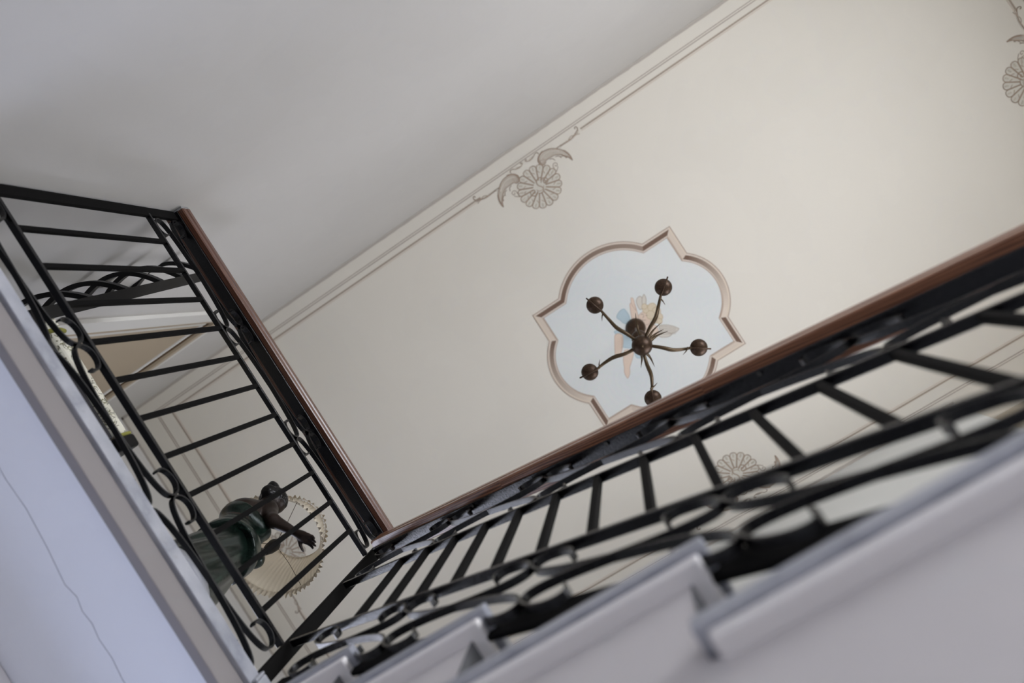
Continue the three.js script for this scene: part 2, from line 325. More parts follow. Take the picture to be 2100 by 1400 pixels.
// shell ornaments: one drawing, four places
{
  const W = 1024, H = 486, cv = document.createElement('canvas'); cv.width = W; cv.height = H;
  const c = cv.getContext('2d'), S = W / 1980;
  c.clearRect(0, 0, W, H); c.lineCap = c.lineJoin = 'round';
  const dark = 'rgba(150,128,110,0.78)', mid = 'rgba(172,153,136,0.75)', pale = 'rgba(203,190,174,0.4)', light = 'rgba(226,220,208,0.3)';
  const base = (sx) => c.setTransform(S * sx, 0, 0, S, W / 2, 156 * S);
  const P = (col, w, f) => { c.strokeStyle = col; c.lineWidth = w; c.beginPath(); f(); c.stroke(); };
  const F = (col, f) => { c.fillStyle = col; c.beginPath(); f(); c.fill(); };
  const spiral = (x, y, r, a0, turns, dir) => { for (let i = 0; i <= 40; i++) { const t = i / 40, a = a0 + dir * t * turns * 6.283, q = r * (1 - 0.85 * t); i ? c.lineTo(x + q * Math.cos(a), y + q * Math.sin(a)) : c.moveTo(x + q * Math.cos(a), y + q * Math.sin(a)); } };
  for (const sx of [1, -1]) {
    base(sx);
    // finial leaf
    F(pale, () => { c.moveTo(520, 60); c.bezierCurveTo(620, 0, 700, 60, 800, 20); c.bezierCurveTo(840, 0, 870, 10, 880, -40); c.bezierCurveTo(900, 20, 860, 50, 800, 45); c.bezierCurveTo(700, 80, 620, 40, 520, 60); });
    P(dark, 13, () => { c.moveTo(470, 40); c.bezierCurveTo(600, 20, 690, 70, 800, 24); c.bezierCurveTo(860, 0, 900, -10, 885, -52); c.bezierCurveTo(878, -72, 850, -66, 856, -44); });
    P(mid, 10, () => { c.moveTo(680, 52); c.bezierCurveTo(720, 10, 760, 0, 790, 28); c.moveTo(800, 30); c.lineTo(870, 50); });
    // acanthus scroll
    const scroll = () => { c.moveTo(262, 105); c.bezierCurveTo(250, 150, 170, 130, 172, 62); c.bezierCurveTo(176, -30, 330, -70, 450, 10); c.bezierCurveTo(560, 90, 612, 180, 588, 300); c.bezierCurveTo(560, 190, 470, 100, 390, 96); c.bezierCurveTo(330, 92, 285, 90, 262, 105); };
    F(pale, scroll); P(dark, 12, scroll);
    P(dark, 20, () => { c.moveTo(196, 120); c.bezierCurveTo(160, 60, 190, -20, 300, -40); });
    P(dark, 20, () => { c.moveTo(560, 120); c.bezierCurveTo(596, 180, 600, 240, 588, 296); });
    P(light, 14, () => { c.moveTo(230, 40); c.bezierCurveTo(300, -20, 420, 10, 500, 90); });
    P(mid, 9, () => { spiral(232, 88, 46, 0.2, 1.2, -1); });
    for (const [x, y, l] of [[330, 112, 52], [420, 128, 56], [480, 170, 60], [530, 220, 56]]) P(dark, 10, () => { c.moveTo(x, y); c.quadraticCurveTo(x + l * 0.9, y + 4, x + l, y + l); });
    // garland towards the centre
    P(dark, 11, () => { c.moveTo(30, -66); c.bezierCurveTo(50, -20, 130, -30, 170, -60); c.bezierCurveTo(210, -90, 250, -70, 236, -44); });
    F(pale, () => { c.moveTo(60, -44); c.quadraticCurveTo(120, -76, 160, -56); c.quadraticCurveTo(120, -20, 60, -44); });
    P(mid, 10, () => { spiral(44, -70, 22, 1.5, 0.9, 1); });
    // side volute to the shell
    P(mid, 10, () => { spiral(356, 226, 44, 2.6, 1.2, 1); c.moveTo(318, 248); c.bezierCurveTo(280, 290, 250, 300, 214, 300); c.moveTo(372, 262); c.bezierCurveTo(330, 310, 280, 330, 230, 330); });
  }
  base(1);
  const cx = 0, cy = 352;
  for (let i = 0; i < 17; i++) {
    const a = -Math.PI / 2 + (i + 0.5) / 17 * Math.PI * 2, w = 0.175, r0 = 92, r1 = 262, q = (r, b) => [cx + 1.04 * r * Math.cos(a + b), cy + 0.98 * r * Math.sin(a + b)];
    const loop = () => { c.moveTo(...q(r0, -w * 0.9)); c.lineTo(...q(r1, -w)); c.bezierCurveTo(...q(r1 + 74, -w * 1.05), ...q(r1 + 74, w * 1.05), ...q(r1, w)); c.lineTo(...q(r0, w * 0.9)); };
    F(light, loop); P(dark, 11, loop);
    P(pale, 20, () => { c.moveTo(...q(r1 - 10, 0)); c.lineTo(...q(r1 + 22, 0)); });
    P(mid, 9, () => { c.moveTo(...q(r1 - 40, -w * 0.7)); c.lineTo(...q(r1 - 64, 0)); });
  }
  F(light, () => c.arc(cx, cy, 92, 0, 7)); P(mid, 9, () => c.arc(cx, cy, 60, 0.3, 2.9));
  P(dark, 12, () => { spiral(-116, 372, 62, 0.4, 1.4, 1); }); P(dark, 12, () => { spiral(108, 330, 58, 3.4, 1.4, 1); });
  P(dark, 13, () => { c.moveTo(-60, 430); c.bezierCurveTo(20, 470, 60, 400, 10, 350); c.bezierCurveTo(-40, 300, 10, 220, 80, 250); });
  const tex = new THREE.CanvasTexture(cv); tex.colorSpace = THREE.SRGBColorSpace; tex.magFilter = THREE.LinearFilter; tex.anisotropy = 8;
  const sm = new THREE.MeshStandardMaterial({ map: tex, transparent: true, roughness: 0.85, side: THREE.DoubleSide });
  const orn = (ox, oz, ux, uz, vx, vz) => {
    const g = new THREE.BufferGeometry(), p = [], uv = [];
    for (const [a, b] of [[-.38, -.06], [.38, -.06], [.38, .30], [-.38, -.06], [.38, .30], [-.38, .30]]) { p.push(ox + ux * a + vx * b, CY - 0.0014, oz + uz * a + vz * b); uv.push((a + .38) / .76, 1 - (b + .06) / .36); }
    g.setAttribute('position', new THREE.Float32BufferAttribute(p, 3)); g.setAttribute('uv', new THREE.Float32BufferAttribute(uv, 2)); g.computeVertexNormals();
    part(ceiling, 'painted_shell', g, sm, 'painted shell ornament with acanthus scrolls');
  };
  orn(-0.073, BR.z1, 1, 0, 0, -1); orn(-0.025, BR.z0, -1, 0, 0, 1); orn(BR.x0, CZM, 0, 1, 1, 0); orn(BR.x1, CZM, 0, -1, -1, 0);
}
// medallion
{
  const hx = 0.4420, hz = 0.3755, leg = 0.172, pts = [], tone = []; // outline in ceiling x,z about the centre, tone per segment: 1 dark, 0 light
  const lobe = (a, b, bulge, nx, nz, t0, t1) => {
    const mx = (a[0] + b[0]) / 2, mz = (a[1] + b[1]) / 2, c = Math.hypot(a[0] - b[0], a[1] - b[1]), R = (c * c / 4 + bulge * bulge) / (2 * bulge), ox = mx - nx * (R - bulge), oz = mz - nz * (R - bulge);
    const a0 = Math.atan2(a[1] - oz, a[0] - ox); let a1 = Math.atan2(b[1] - oz, b[0] - ox); while (a1 > a0) a1 -= 2 * Math.PI; // clockwise in x,z
    for (let i = 0; i < 28; i++) { const t = i / 28, q = a0 + (a1 - a0) * t; pts.push([ox + R * Math.cos(q), oz + R * Math.sin(q)]); tone.push(t0 + (t1 - t0) * t); }
  };
  const P = (x, z, t) => { pts.push([x, z]); tone.push(t); };
  // going clockwise seen with z up: top edge from left to right, right edge down, ...
  P(-hx, hz, 1); lobe([-hx + leg, hz], [hx - leg, hz], 0.124, 0, 1, 1, 0.75); P(hx - leg, hz, 1); P(hx, hz, 0.1); lobe([hx, hz - leg], [hx, -hz + leg], 0.094, 1, 0, 1, -0.1); P(hx, -hz + leg, 1); P(hx, -hz, 0.1); lobe([hx - leg, -hz], [-hx + leg, -hz], 0.124, 0, -1, 1, 0.2); P(-hx + leg, -hz, 0.1); P(-hx, -hz, 1); lobe([-hx, -hz + leg], [-hx, hz - leg], 0.094, -1, 0, 0.1, 1); P(-hx, hz - leg, 0.1);
  // drop duplicated neighbours
  const q = [], qt = []; pts.forEach((p, i) => { const l = q[q.length - 1]; if (l && Math.hypot(l[0] - p[0], l[1] - p[1]) < 1e-5) { q.pop(); qt.pop(); } q.push(p); qt.push(tone[i]); });
  const n = q.length;
  const off = d => q.map((p, i) => {
    const a = q[(i + n - 1) % n], b = q[(i + 1) % n]; const e0 = [p[0] - a[0], p[1] - a[1]], e1 = [b[0] - p[0], b[1] - p[1]], l0 = Math.hypot(...e0), l1 = Math.hypot(...e1);
    const n0 = [-e0[1] / l0, e0[0] / l0], n1 = [-e1[1] / l1, e1[0] / l1]; let m = [n0[0] + n1[0], n0[1] + n1[1]]; const k = (m[0] * n0[0] + m[1] * n0[1]);
    return [p[0] - m[0] / k * d, p[1] - m[1] / k * d]; // outwards for positive d
  });
  const ring = (d0, d1, dz, f, name, label) => {
    const A = off(d0), B = off(d1), pos = [], col = [];
    for (let i = 0; i < n; i++) { const j = (i + 1) % n, c = f(qt[i], i); for (const [v] of [[A[i]], [B[i]], [B[j]], [A[i]], [B[j]], [A[j]]]) { pos.push(CXM + v[0], CY - dz, CZM + v[1]); col.push(...c); } }
    const g = new THREE.BufferGeometry(); g.setAttribute('position', new THREE.Float32BufferAttribute(pos, 3)); g.setAttribute('color', new THREE.Float32BufferAttribute(col, 3)); g.computeVertexNormals();
    part(ceiling, name, g, new THREE.MeshStandardMaterial({ vertexColors: true, roughness: 0.85, side: THREE.DoubleSide }), label);
  };
  const lin = h => { const c = new THREE.Color(h); return [c.r, c.g, c.b]; };
  const sgn = Math.sign(THREE.ShapeUtils.area(q.map(p => new THREE.Vector2(...p)))), o = d => -sgn * d * -1; // positive grows
  const dn = d => o(d) * (sgn < 0 ? -1 : -1);
  const D = lin(0x715a4b), Lt = lin(0xd6c8b4), Ln = lin(0xa18c7b), edge = lin(0xd5c8b9);
  const grown = off(0.01), bigger = Math.abs(THREE.ShapeUtils.area(grown.map(p => new THREE.Vector2(...p)))) > Math.abs(THREE.ShapeUtils.area(q.map(p => new THREE.Vector2(...p)))) ? 1 : -1;
  const R = (a, b, ...r) => ring(a * bigger, b * bigger, ...r);
  R(0.001, -0.0032, 0.0012, () => Ln, 'medallion_line');
  R(-0.0032, -0.012, 0.0010, t => mix(Lt, edge, t), 'medallion_border');
  R(-0.012, -0.036, 0.0010, t => mix(lin(0xd9cbba), D, Math.max(0, Math.min(1, t))), 'medallion_border', 'painted moulding in brown shade');
  R(-0.036, -0.0435, 0.0010, t => mix(lin(0xb3a08e), edge, t), 'medallion_border');
  R(-0.0435, -0.0465, 0.0012, () => Ln, 'medallion_line');
  // sky field with the painted cherub: canvas axes x -> ceiling x, y -> ceiling -z
  const inner = off(-0.0460 * bigger), W = 1500, Hh = 1300, wx = 1.5, wz = 1.3, cv = document.createElement('canvas'); cv.width = W; cv.height = Hh;
  const c = cv.getContext('2d'); c.fillStyle = '#d8d9d4'; c.fillRect(0, 0, W, Hh);
  for (let i = 0; i < 60; i++) { const x = rnd() * W, y = rnd() * Hh, r = 120 + rnd() * 200, g = c.createRadialGradient(x, y, 0, x, y, r); g.addColorStop(0, i % 2 ? 'rgba(226,228,222,0.16)' : 'rgba(196,206,210,0.16)'); g.addColorStop(1, 'rgba(210,214,212,0)'); c.fillStyle = g; c.fillRect(0, 0, W, Hh); }
  // drawing coordinates (see below) are turned about 33 degrees against the ceiling axes
  const ax = 0.00047336, az = -0.00030509, bx_ = -0.00031016, bz = -0.00048393, ox = -0.12920 - CXM, oz = -0.18614 - CZM, s = W / wx;
  // point (u,v): ceiling offset = o + (u-400)*a + (v-500)*b
  c.setTransform(ax * s, -az * s, bx_ * s, -bz * s, W / 2 + s * (ox - 400 * ax - 500 * bx_), Hh / 2 - s * (oz - 400 * az - 500 * bz));
  c.lineCap = c.lineJoin = 'round';
  const Pth = (fill, stroke, w, f) => { c.beginPath(); f(); if (fill) { c.fillStyle = fill; c.fill(); } if (stroke) { c.strokeStyle = stroke; c.lineWidth = w; c.stroke(); } };
  const poly = a => { c.moveTo(a[0], a[1]); for (let i = 2; i < a.length; i += 4) c.quadraticCurveTo(a[i], a[i + 1], a[i + 2], a[i + 3]); c.closePath(); };
  const skin = '#d8c3b0', skinD = '#b99f8c', wing = '#cdc7bb', wingL = '#a79c8d', blue = '#b3c4c9', blueL = '#92a9b1';
  // wings
  for (const w of [[590, 300, 570, 250, 610, 225, 650, 210, 640, 330, 620, 380, 590, 300], [640, 300, 630, 240, 655, 205, 690, 240, 670, 320, 660, 360, 640, 300]]) Pth(wing, wingL, 6, () => poly(w));
  for (const w of [[800, 500, 900, 480, 990, 530, 960, 590, 860, 570, 800, 560, 800, 500], [790, 560, 870, 560, 925, 580, 900, 620, 820, 610, 780, 600, 790, 560]]) Pth(wing, wingL, 6, () => poly(w));
  for (let i = 0; i < 5; i++) Pth(null, wingL, 4, () => { c.moveTo(800, 510 + i * 18); c.quadraticCurveTo(880, 505 + i * 20, 960, 528 + i * 12); });
  // drapery
  Pth(blue, blueL, 5, () => poly([400, 400, 430, 340, 470, 345, 540, 420, 520, 480, 470, 500, 430, 450, 380, 430, 400, 400]));
  Pth(blue, blueL, 5, () => poly([370, 560, 420, 520, 500, 560, 600, 600, 590, 700, 520, 730, 440, 700, 400, 600, 370, 560]));
  Pth(blue, blueL, 4, () => poly([570, 760, 620, 740, 660, 780, 640, 820, 590, 810, 570, 790, 570, 760]));
  // body and limbs
  Pth(skin, skinD, 5, () => poly([500, 470, 600, 420, 720, 470, 820, 520, 790, 600, 700, 680, 560, 640, 470, 560, 500, 470]));
  Pth(skin, skinD, 5, () => poly([520, 300, 540, 260, 570, 300, 600, 400, 620, 480, 600, 520, 555, 500, 530, 400, 520, 300]));
  Pth(skin, skinD, 4, () => poly([530, 240, 545, 225, 560, 260, 575, 330, 580, 360, 550, 320, 535, 290, 530, 270, 530, 240]));
  Pth(skin, skinD, 5, () => poly([375, 600, 400, 560, 450, 590, 470, 680, 430, 780, 400, 820, 380, 810, 375, 700, 375, 600]));
  Pth(skin, skinD, 5, () => poly([470, 740, 520, 715, 560, 760, 540, 850, 520, 900, 530, 980, 500, 1005, 460, 960, 470, 900, 450, 820, 470, 740]));
  // head and curls
  Pth(skin, skinD, 5, () => poly([610, 400, 650, 350, 710, 380, 740, 440, 700, 490, 640, 500, 610, 470, 590, 430, 610, 400]));
  for (const [x, y, r] of [[680, 345, 40], [735, 330, 42], [775, 365, 40], [800, 420, 36], [760, 440, 40], [720, 400, 40], [660, 320, 26], [805, 460, 26]]) Pth('#d0c2a8', '#b09a76', 4, () => c.arc(x, y, r, 0, 7));
  Pth(null, '#7d6a5c', 4, () => { c.moveTo(630, 395); c.lineTo(652, 392); c.moveTo(672, 405); c.lineTo(690, 404); c.moveTo(638, 445); c.quadraticCurveTo(655, 455, 672, 448); c.moveTo(655, 405); c.lineTo(648, 428); });
  Pth(null, skinD, 4, () => { c.moveTo(560, 520); c.quadraticCurveTo(640, 560, 720, 520); c.moveTo(440, 720); c.quadraticCurveTo(450, 660, 440, 610); });
  const tex = new THREE.CanvasTexture(cv); tex.colorSpace = THREE.SRGBColorSpace; tex.magFilter = THREE.LinearFilter;
  const tri = THREE.ShapeUtils.triangulateShape(inner.map(p => new THREE.Vector2(...p)), []), pos = [], uv = [];
  for (const t of tri) for (const i of t) { const p = inner[i]; pos.push(CXM + p[0], CY - 0.0009, CZM + p[1]); uv.push(0.5 + p[0] / wx, 0.5 + p[1] / wz); }
  const g = new THREE.BufferGeometry(); g.setAttribute('position', new THREE.Float32BufferAttribute(pos, 3)); g.setAttribute('uv', new THREE.Float32BufferAttribute(uv, 2)); g.computeVertexNormals();
  part(ceiling, 'medallion_painting', g, new THREE.MeshStandardMaterial({ map: tex, roughness: 0.85, side: THREE.DoubleSide }), 'pale blue sky field with a painted winged cherub');
}

// ---------------------------------------------------------------- door on the landing
{
  const d = struct('door_1', 'beige panelled door with white casing on the landing', 'door');
  part(d, 'casing', [bx(DX1, FLOOR, ZB - 0.018, DX1 + 0.075, DH + 0.02, ZB), bx(DX0 - 0.03, DH, ZB - 0.012, DX1 + 0.06, DH + 0.03, ZB)], M.casing, 'white door casing');
  part(d, 'door_frame', [bx(DX1 - 0.028, FLOOR, ZB - 0.012, DX1, DH, ZB + 0.08, 0.004), bx(DX0, DH - 0.03, ZB - 0.012, DX1 - 0.028, DH, ZB + 0.08, 0.004)], M.door);
  part(d, 'door_gap', [bx(DX1 - 0.036, FLOOR, ZB + 0.004, DX1 - 0.028, DH - 0.03, ZB + 0.02), bx(DX0, DH - 0.04, ZB + 0.004, DX1 - 0.036, DH - 0.03, ZB + 0.02)], M.doorLine, 'dark gap around the door leaf');
  part(d, 'door_leaf', bx(DX0, FLOOR, ZB + 0.02, DX1 - 0.036, DH - 0.04, ZB + 0.06), M.door);
  const m = 0.022, x1 = DX1 - 0.056, x0 = DX0 + 0.1, y1 = DH - 0.06;
  part(d, 'door_moulding', [bx(x1 - m, FLOOR + 0.2, ZB + 0.004, x1, y1, ZB + 0.02, 0.006), bx(x0, y1 - m, ZB + 0.004, x1 - m, y1, ZB + 0.02, 0.006), bx(x0 - m, FLOOR + 0.2, ZB + 0.004, x0, y1, ZB + 0.02, 0.006)], M.casing);
  part(d, 'door_panel', bx(x0, FLOOR + 0.2, ZB + 0.012, x1 - m, y1 - m, ZB + 0.02), M.door);
}

// ---------------------------------------------------------------- staircase
const ZT = -0.256, ZS = -0.282, RISE = 0.206, GO = 0.303;
const nose = k => ({ x: -0.977 + GO * k, y: FLOOR - RISE * k + (k > 3 ? 0.04 : 0) }); // k = 0 is the landing
const stair = struct('staircase', 'plastered staircase with marble treads climbing to the landing', 'staircase');
{
  const N = 15, s = new THREE.Shape(); s.moveTo(-1.018, 0); s.lineTo(-1.018, FLOOR - 0.038);
  for (let k = 0; k < N; k++) { const a = nose(k), xr = a.x - 0.03; s.lineTo(xr, a.y - 0.030); s.lineTo(xr, Math.max(0, nose(k + 1).y - 0.030)); }
  s.lineTo(nose(N - 1).x - 0.03, 0); s.lineTo(-1.018, 0);
  const g = new THREE.ExtrudeGeometry(s, { depth: ZS - ZF, bevelEnabled: false }); g.translate(0, 0, ZF);
  part(stair, 'stringer', boxUV(g), M.stair, 'white plastered side of the stair');
  for (let k = 1; k < N; k++) {
    const a = nose(k); part(stair, 'tread', bx(a.x - GO - 0.031, a.y - 0.022, ZF, a.x, a.y, ZT, 0.003), M.marble);
    part(stair, 'tread_moulding', bx(a.x - GO - 0.02, a.y - 0.040, ZF, a.x - 0.010, a.y - 0.022, ZT - 0.006, 0.004), M.moulding, 'white plaster moulding under the tread');
  }
  for (let k = 0; k < N - 1; k++) { const a = nose(k); part(stair, 'riser', bx(a.x - 0.031, nose(k + 1).y, ZF, a.x - 0.0285, a.y - 0.030, ZS + 0.0012), M.riser, 'riser with shade put into its dark grey colour'); }
  part(stair, 'tread', bx(-1.0, FLOOR - 0.038, ZF, nose(0).x, FLOOR, -0.2625, 0.004), M.marble);
  part(stair, 'tread_end', bx(-0.9885, FLOOR - 0.036, -0.262, nose(0).x, FLOOR, ZT, 0.003), M.marble);
}

// ---------------------------------------------------------------- railings
// double scroll bar between two nodes: L long, hz high, curl radius r
function scrollPath(L, hz, r, e = 0.002) {
  const half = [], cx = L - 1.15 * r - e, cy = r + 0.002, A0 = 0.42;
  // hook end -> round the curl -> leave at angle A0 towards the middle
  for (let i = 0; i <= 26; i++) { const t = i / 26, a = -Math.PI * 1.14 + t * (Math.PI * 1.14 + A0), q = r * (0.86 + 0.14 * Math.min(1, t * 1.6)); half.push([cx + 1.15 * q * Math.cos(a), cy + q * Math.sin(a)]); }
  const e0 = half[half.length - 1], mid = [L / 2, hz / 2], far = [];
  const dir = [-Math.sin(A0), Math.cos(A0)], len = Math.hypot(mid[0] - e0[0], mid[1] - e0[1]);
  for (let i = 1; i <= 10; i++) { // eased line to the middle
    const t = i / 10, b0 = (1 - t) * (1 - t), b1 = 2 * t * (1 - t), b2 = t * t, c1 = [e0[0] + dir[0] * r * 1.1, e0[1] + dir[1] * r * 1.1];
    far.push([b0 * e0[0] + b1 * c1[0] + b2 * mid[0], b0 * e0[1] + b1 * c1[1] + b2 * mid[1]]);
  }
  const one = [...half, ...far];
  return [...one, ...one.slice(0, -1).reverse().map(p => [L - p[0], hz - p[1]])];
}
const RX = -1.034, RZ = -0.274, WX = V(1, 0, 0), WZ = V(0, 0, 1);
const railHalf = [[0.0315, 0], [0.034, 0.003], [0.034, 0.017], [0.030, 0.020], [0.030, 0.023], [0.034, 0.028], [0.0345, 0.042], [0.028, 0.054], [0.014, 0.060]];
const railProfile = [...railHalf, ...railHalf.slice().reverse().map(p => [-p[0], p[1]])];
{ // landing railing
  const r = thing('landing_railing', 'black wrought iron railing with wooden handrail along the landing edge', 'railing');
  const yb = 3.298, yt = 3.882, yr = 4.040, z0 = 0.823, zEnd = ZB - 0.006;
  part(r, 'handrail', sweep(railProfile, V(RX, yr, -0.306), V(RX, yr, ZB - 0.012), WX, V(0, 1, 0)), M.wood, 'polished dark brown wooden handrail');
  part(r, 'support_strip', bar(V(RX, yr - 0.004, -0.29), V(RX, yr - 0.004, ZB - 0.012), 0.034, 0.008, WX), M.iron);
  part(r, 'top_bar', bar(V(RX, yt, -0.262), V(RX, yt, ZB - 0.03), 0.016, 0.008, WX), M.iron);
  part(r, 'bottom_bar', bar(V(RX, yb, -0.262), V(RX, yb, ZB - 0.03), 0.018, 0.010, WX), M.iron);
  part(r, 'base_bar', bar(V(RX, FLOOR + 0.006, -0.262), V(RX, FLOOR + 0.006, ZB - 0.03), 0.018, 0.008, WX), M.iron);
  for (let k = 0; k < 11; k++) { const z = z0 - 0.1 * k; part(r, 'baluster', bar(V(RX, yb + 0.004, z), V(RX, yt - 0.003, z), 0.0125, 0.0125, WX), M.ironMatte); }
  part(r, 'wall_post', bar(V(RX, FLOOR, ZB - 0.022), V(RX, yr - 0.008, ZB - 0.022), 0.013, 0.030, WX), M.ironMatte);
  const nodes = [0.905, 0.520, 0.135, -0.250];
  for (const [y, hz] of [[yt + 0.004, yr - 0.012 - yt - 0.002], [FLOOR + 0.010, yb - FLOOR - 0.015]]) for (let i = 0; i < 3; i++) {
    const L = nodes[i] - nodes[i + 1], path = scrollPath(L, hz, hz * 0.182);
    part(r, 'scroll', strip(path, 0.013, 0.0042, (s, h) => V(RX, y + h, nodes[i + 1] + s), WX), M.iron);
    part(r, 'scroll', strip(path.map(p => [L - p[0], p[1]]), 0.013, 0.0042, (s, h) => V(RX + 0.0008, y + h, nodes[i + 1] + s), WX), M.iron);
  }
  part(r, 'corner_post', bar(V(RX, FLOOR, -0.281), V(RX, 4.034, -0.281), 0.014, 0.034, WX), M.ironMatte, 'flat iron post where the two railings meet');
  part(r, 'wall_bracket', [bx(RX - 0.03, yr + 0.008, ZB - 0.012, RX + 0.03, yr + 0.05, ZB - 0.001, 0.002)], M.steel, 'small steel plate fixing the rail to the wall');
}
const S = -0.676, ylow = x => 2.898 + S * (x + 0.4), yup = x => 3.238 + S * (x + 0.4), yund = x => yup(x) + 0.256, ybase = x => ylow(x) - 0.186;
{
  const r = thing('stair_railing', 'black wrought iron railing with wooden handrail sloping down the stair', 'railing');
  const T = V(1, S, 0).normalize(), B = V(-T.y, T.x, 0), on = (f, x, d = 0) => V(x, f(x) + d, RZ), xe = 1.9;
  part(r, 'handrail', sweep(railProfile.map(p => [p[0] * 0.95 + 0.002, p[1]]), on(yund, -1.012), on(yund, xe), WZ, B), M.woodLit, 'polished brown wooden handrail, colour lightened to look lit');
  part(r, 'support_strip', bar(on(yund, -1.012, -0.004), on(yund, xe, -0.004), 0.030, 0.008, WZ), M.ironGloss);
  part(r, 'top_bar', bar(on(yup, -1.02), on(yup, xe), 0.018, 0.007, WZ), M.ironGloss);
  part(r, 'bottom_bar', bar(on(ylow, -1.02), on(ylow, xe), 0.018, 0.008, WZ), M.ironGloss);
  part(r, 'base_bar', bar(V(-0.96, ybase(-0.96), RZ - 0.016), V(xe, ybase(xe), RZ - 0.016), 0.008, 0.05, WZ), M.ironMatte);
  for (let k = -3; k < 22; k++) { const x = -0.5016 + 0.0941 * k; if (x < -0.95) continue; part(r, 'baluster', bar(on(ylow, x, 0.003), on(yup, x, -0.002), 0.0135, 0.0135, WZ), M.ironMatte); }
  const nodes = (x0, n, d) => { const o = []; for (let i = 0; i < n; i++) o.push(x0 + d * i); return o; };
  for (const [f, x0, hz, n, d] of [[x => yup(x) + 0.0045, -0.987, 0.240, 9, 0.310], [x => ylow(x) - 0.203, -0.889, 0.197, 9, 0.2847]]) {
    const nd = nodes(x0, n, d);
    for (let i = 0; i < n - 1; i++) {
      const L = nd[i + 1] - nd[i], path = scrollPath(L, hz, 0.033);
      part(r, 'scroll', strip(path, 0.0125, 0.0042, (s, h) => V(nd[i] + s, f(nd[i] + s) + h, RZ), WZ), M.ironGloss);
      part(r, 'scroll', strip(path.map(p => [L - p[0], p[1]]), 0.0125, 0.0042, (s, h) => V(nd[i] + s, f(nd[i] + s) + h, RZ + 0.0008), WZ), M.ironGloss);
    }
  }
  for (const x of [-0.60, -0.20, 0.12]) { const g = new THREE.CylinderGeometry(0.0042, 0.0048, 0.0024, 14); g.rotateZ(Math.atan(S)); part(r, 'screw', at(g, x, yund(x) - 0.0115, RZ + 0.008), M.ironGloss); }
}

// ---------------------------------------------------------------- chandelier
{
  const t = thing('chandelier', 'dark bronze five-armed chandelier hanging below the painted medallion', 'chandelier', [-0.054, 0, -0.253]);
  const y = 4.86;
  part(t, 'canopy', at(lathe([[0, CEIL - 0.05], [0.02, CEIL - 0.048], [0.045, CEIL - 0.02], [0.055, CEIL - 0.0025], [0, CEIL - 0.0025]]), 0, 0, 0), M.bronze);
  part(t, 'rod', tube([[0, y + 0.02, 0], [0, 5.5, 0], [0, CEIL - 0.03, 0]], 0.007, 8), M.bronze);
  part(t, 'hub', at(new THREE.SphereGeometry(0.041, 28, 20), 0, y, 0), M.bronze);
  part(t, 'finial', at(lathe([[0, -0.008], [0.004, -0.007], [0.006, -0.002], [0.004, 0.002], [0, 0.003]], 12), 0, y - 0.041, 0), M.bronzeLight, 'small bright boss under the hub');
  part(t, 'upper_ball', at(new THREE.SphereGeometry(0.036, 24, 16), 0, 5.3, 0), M.bronze);
  const ang = [37.2, 106.8, 175.5, 249, 324.5], R = [0.242, 0.244, 0.234, 0.219, 0.222];
  ang.forEach((d, i) => {
    const a = d * Math.PI / 180, c = Math.cos(a), s = Math.sin(a), r = R[i], P = (q, h, side = 0) => [c * q - s * side, y + h, s * q + c * side];
    const w = i % 2 ? 0.011 : -0.011;
    const arm = part(t, 'arm', tube([P(0.03, 0.0), P(0.075, -0.012, w * 0.3), P(0.12, -0.006, w), P(0.165, 0.01, w * 0.6), P(r - 0.035, 0.0, 0)], 0.008, 28, 8, u => 0.0085 - 0.003 * Math.abs(2 * u - 0.9)), M.bronzeLight, 'curved arm of olive bronze');
    part(arm, 'arm_tip', tube([P(r - 0.04, 0.0), P(r, -0.008), P(r + 0.042, 0.004)], 0.0035, 10, 6), M.bronze);
    part(arm, 'leaf', tube([P(r - 0.045, 0), P(r - 0.05, 0.006, w * 1.2), P(r - 0.062, 0.002, w * 2.6)], 0.003, 10, 6, u => 0.0042 * (1 - 0.85 * u)), M.bronzeLight);
    const [cx, cy, cz] = P(r, 0.012);
    const cup = part(t, 'cup', at(lathe([[0, 0], [0.014, 0.001], [0.027, 0.008], [0.0345, 0.022], [0.0335, 0.023], [0.025, 0.012], [0, 0.006]], 28), cx, cy, cz), M.bronze);
    part(cup, 'candle_socket', at(new THREE.CylinderGeometry(0.012, 0.012, 0.075, 16), cx, cy + 0.045, cz), M.bronze);
  });
  for (let k = 0; k < 7; k++) { const a = [0.25, 0.02, -0.12, 1.15, 2.98, 4.05, 4.62][k] + 0.0, l = [0.115, 0.105, 0.115, 0.13, 0.125, 0.09, 0.10][k]; part(t, 'thorn', tube([[Math.cos(a) * 0.034, y + 0.012, Math.sin(a) * 0.034], [Math.cos(a + 0.1) * l * 0.6, y + 0.03, Math.sin(a + 0.1) * l * 0.6], [Math.cos(a + 0.05) * l, y + 0.022, Math.sin(a + 0.05) * l]], 0.004, 12, 6, u => 0.0065 * (1 - u) + 0.0006), M.bronzeLight); }
}

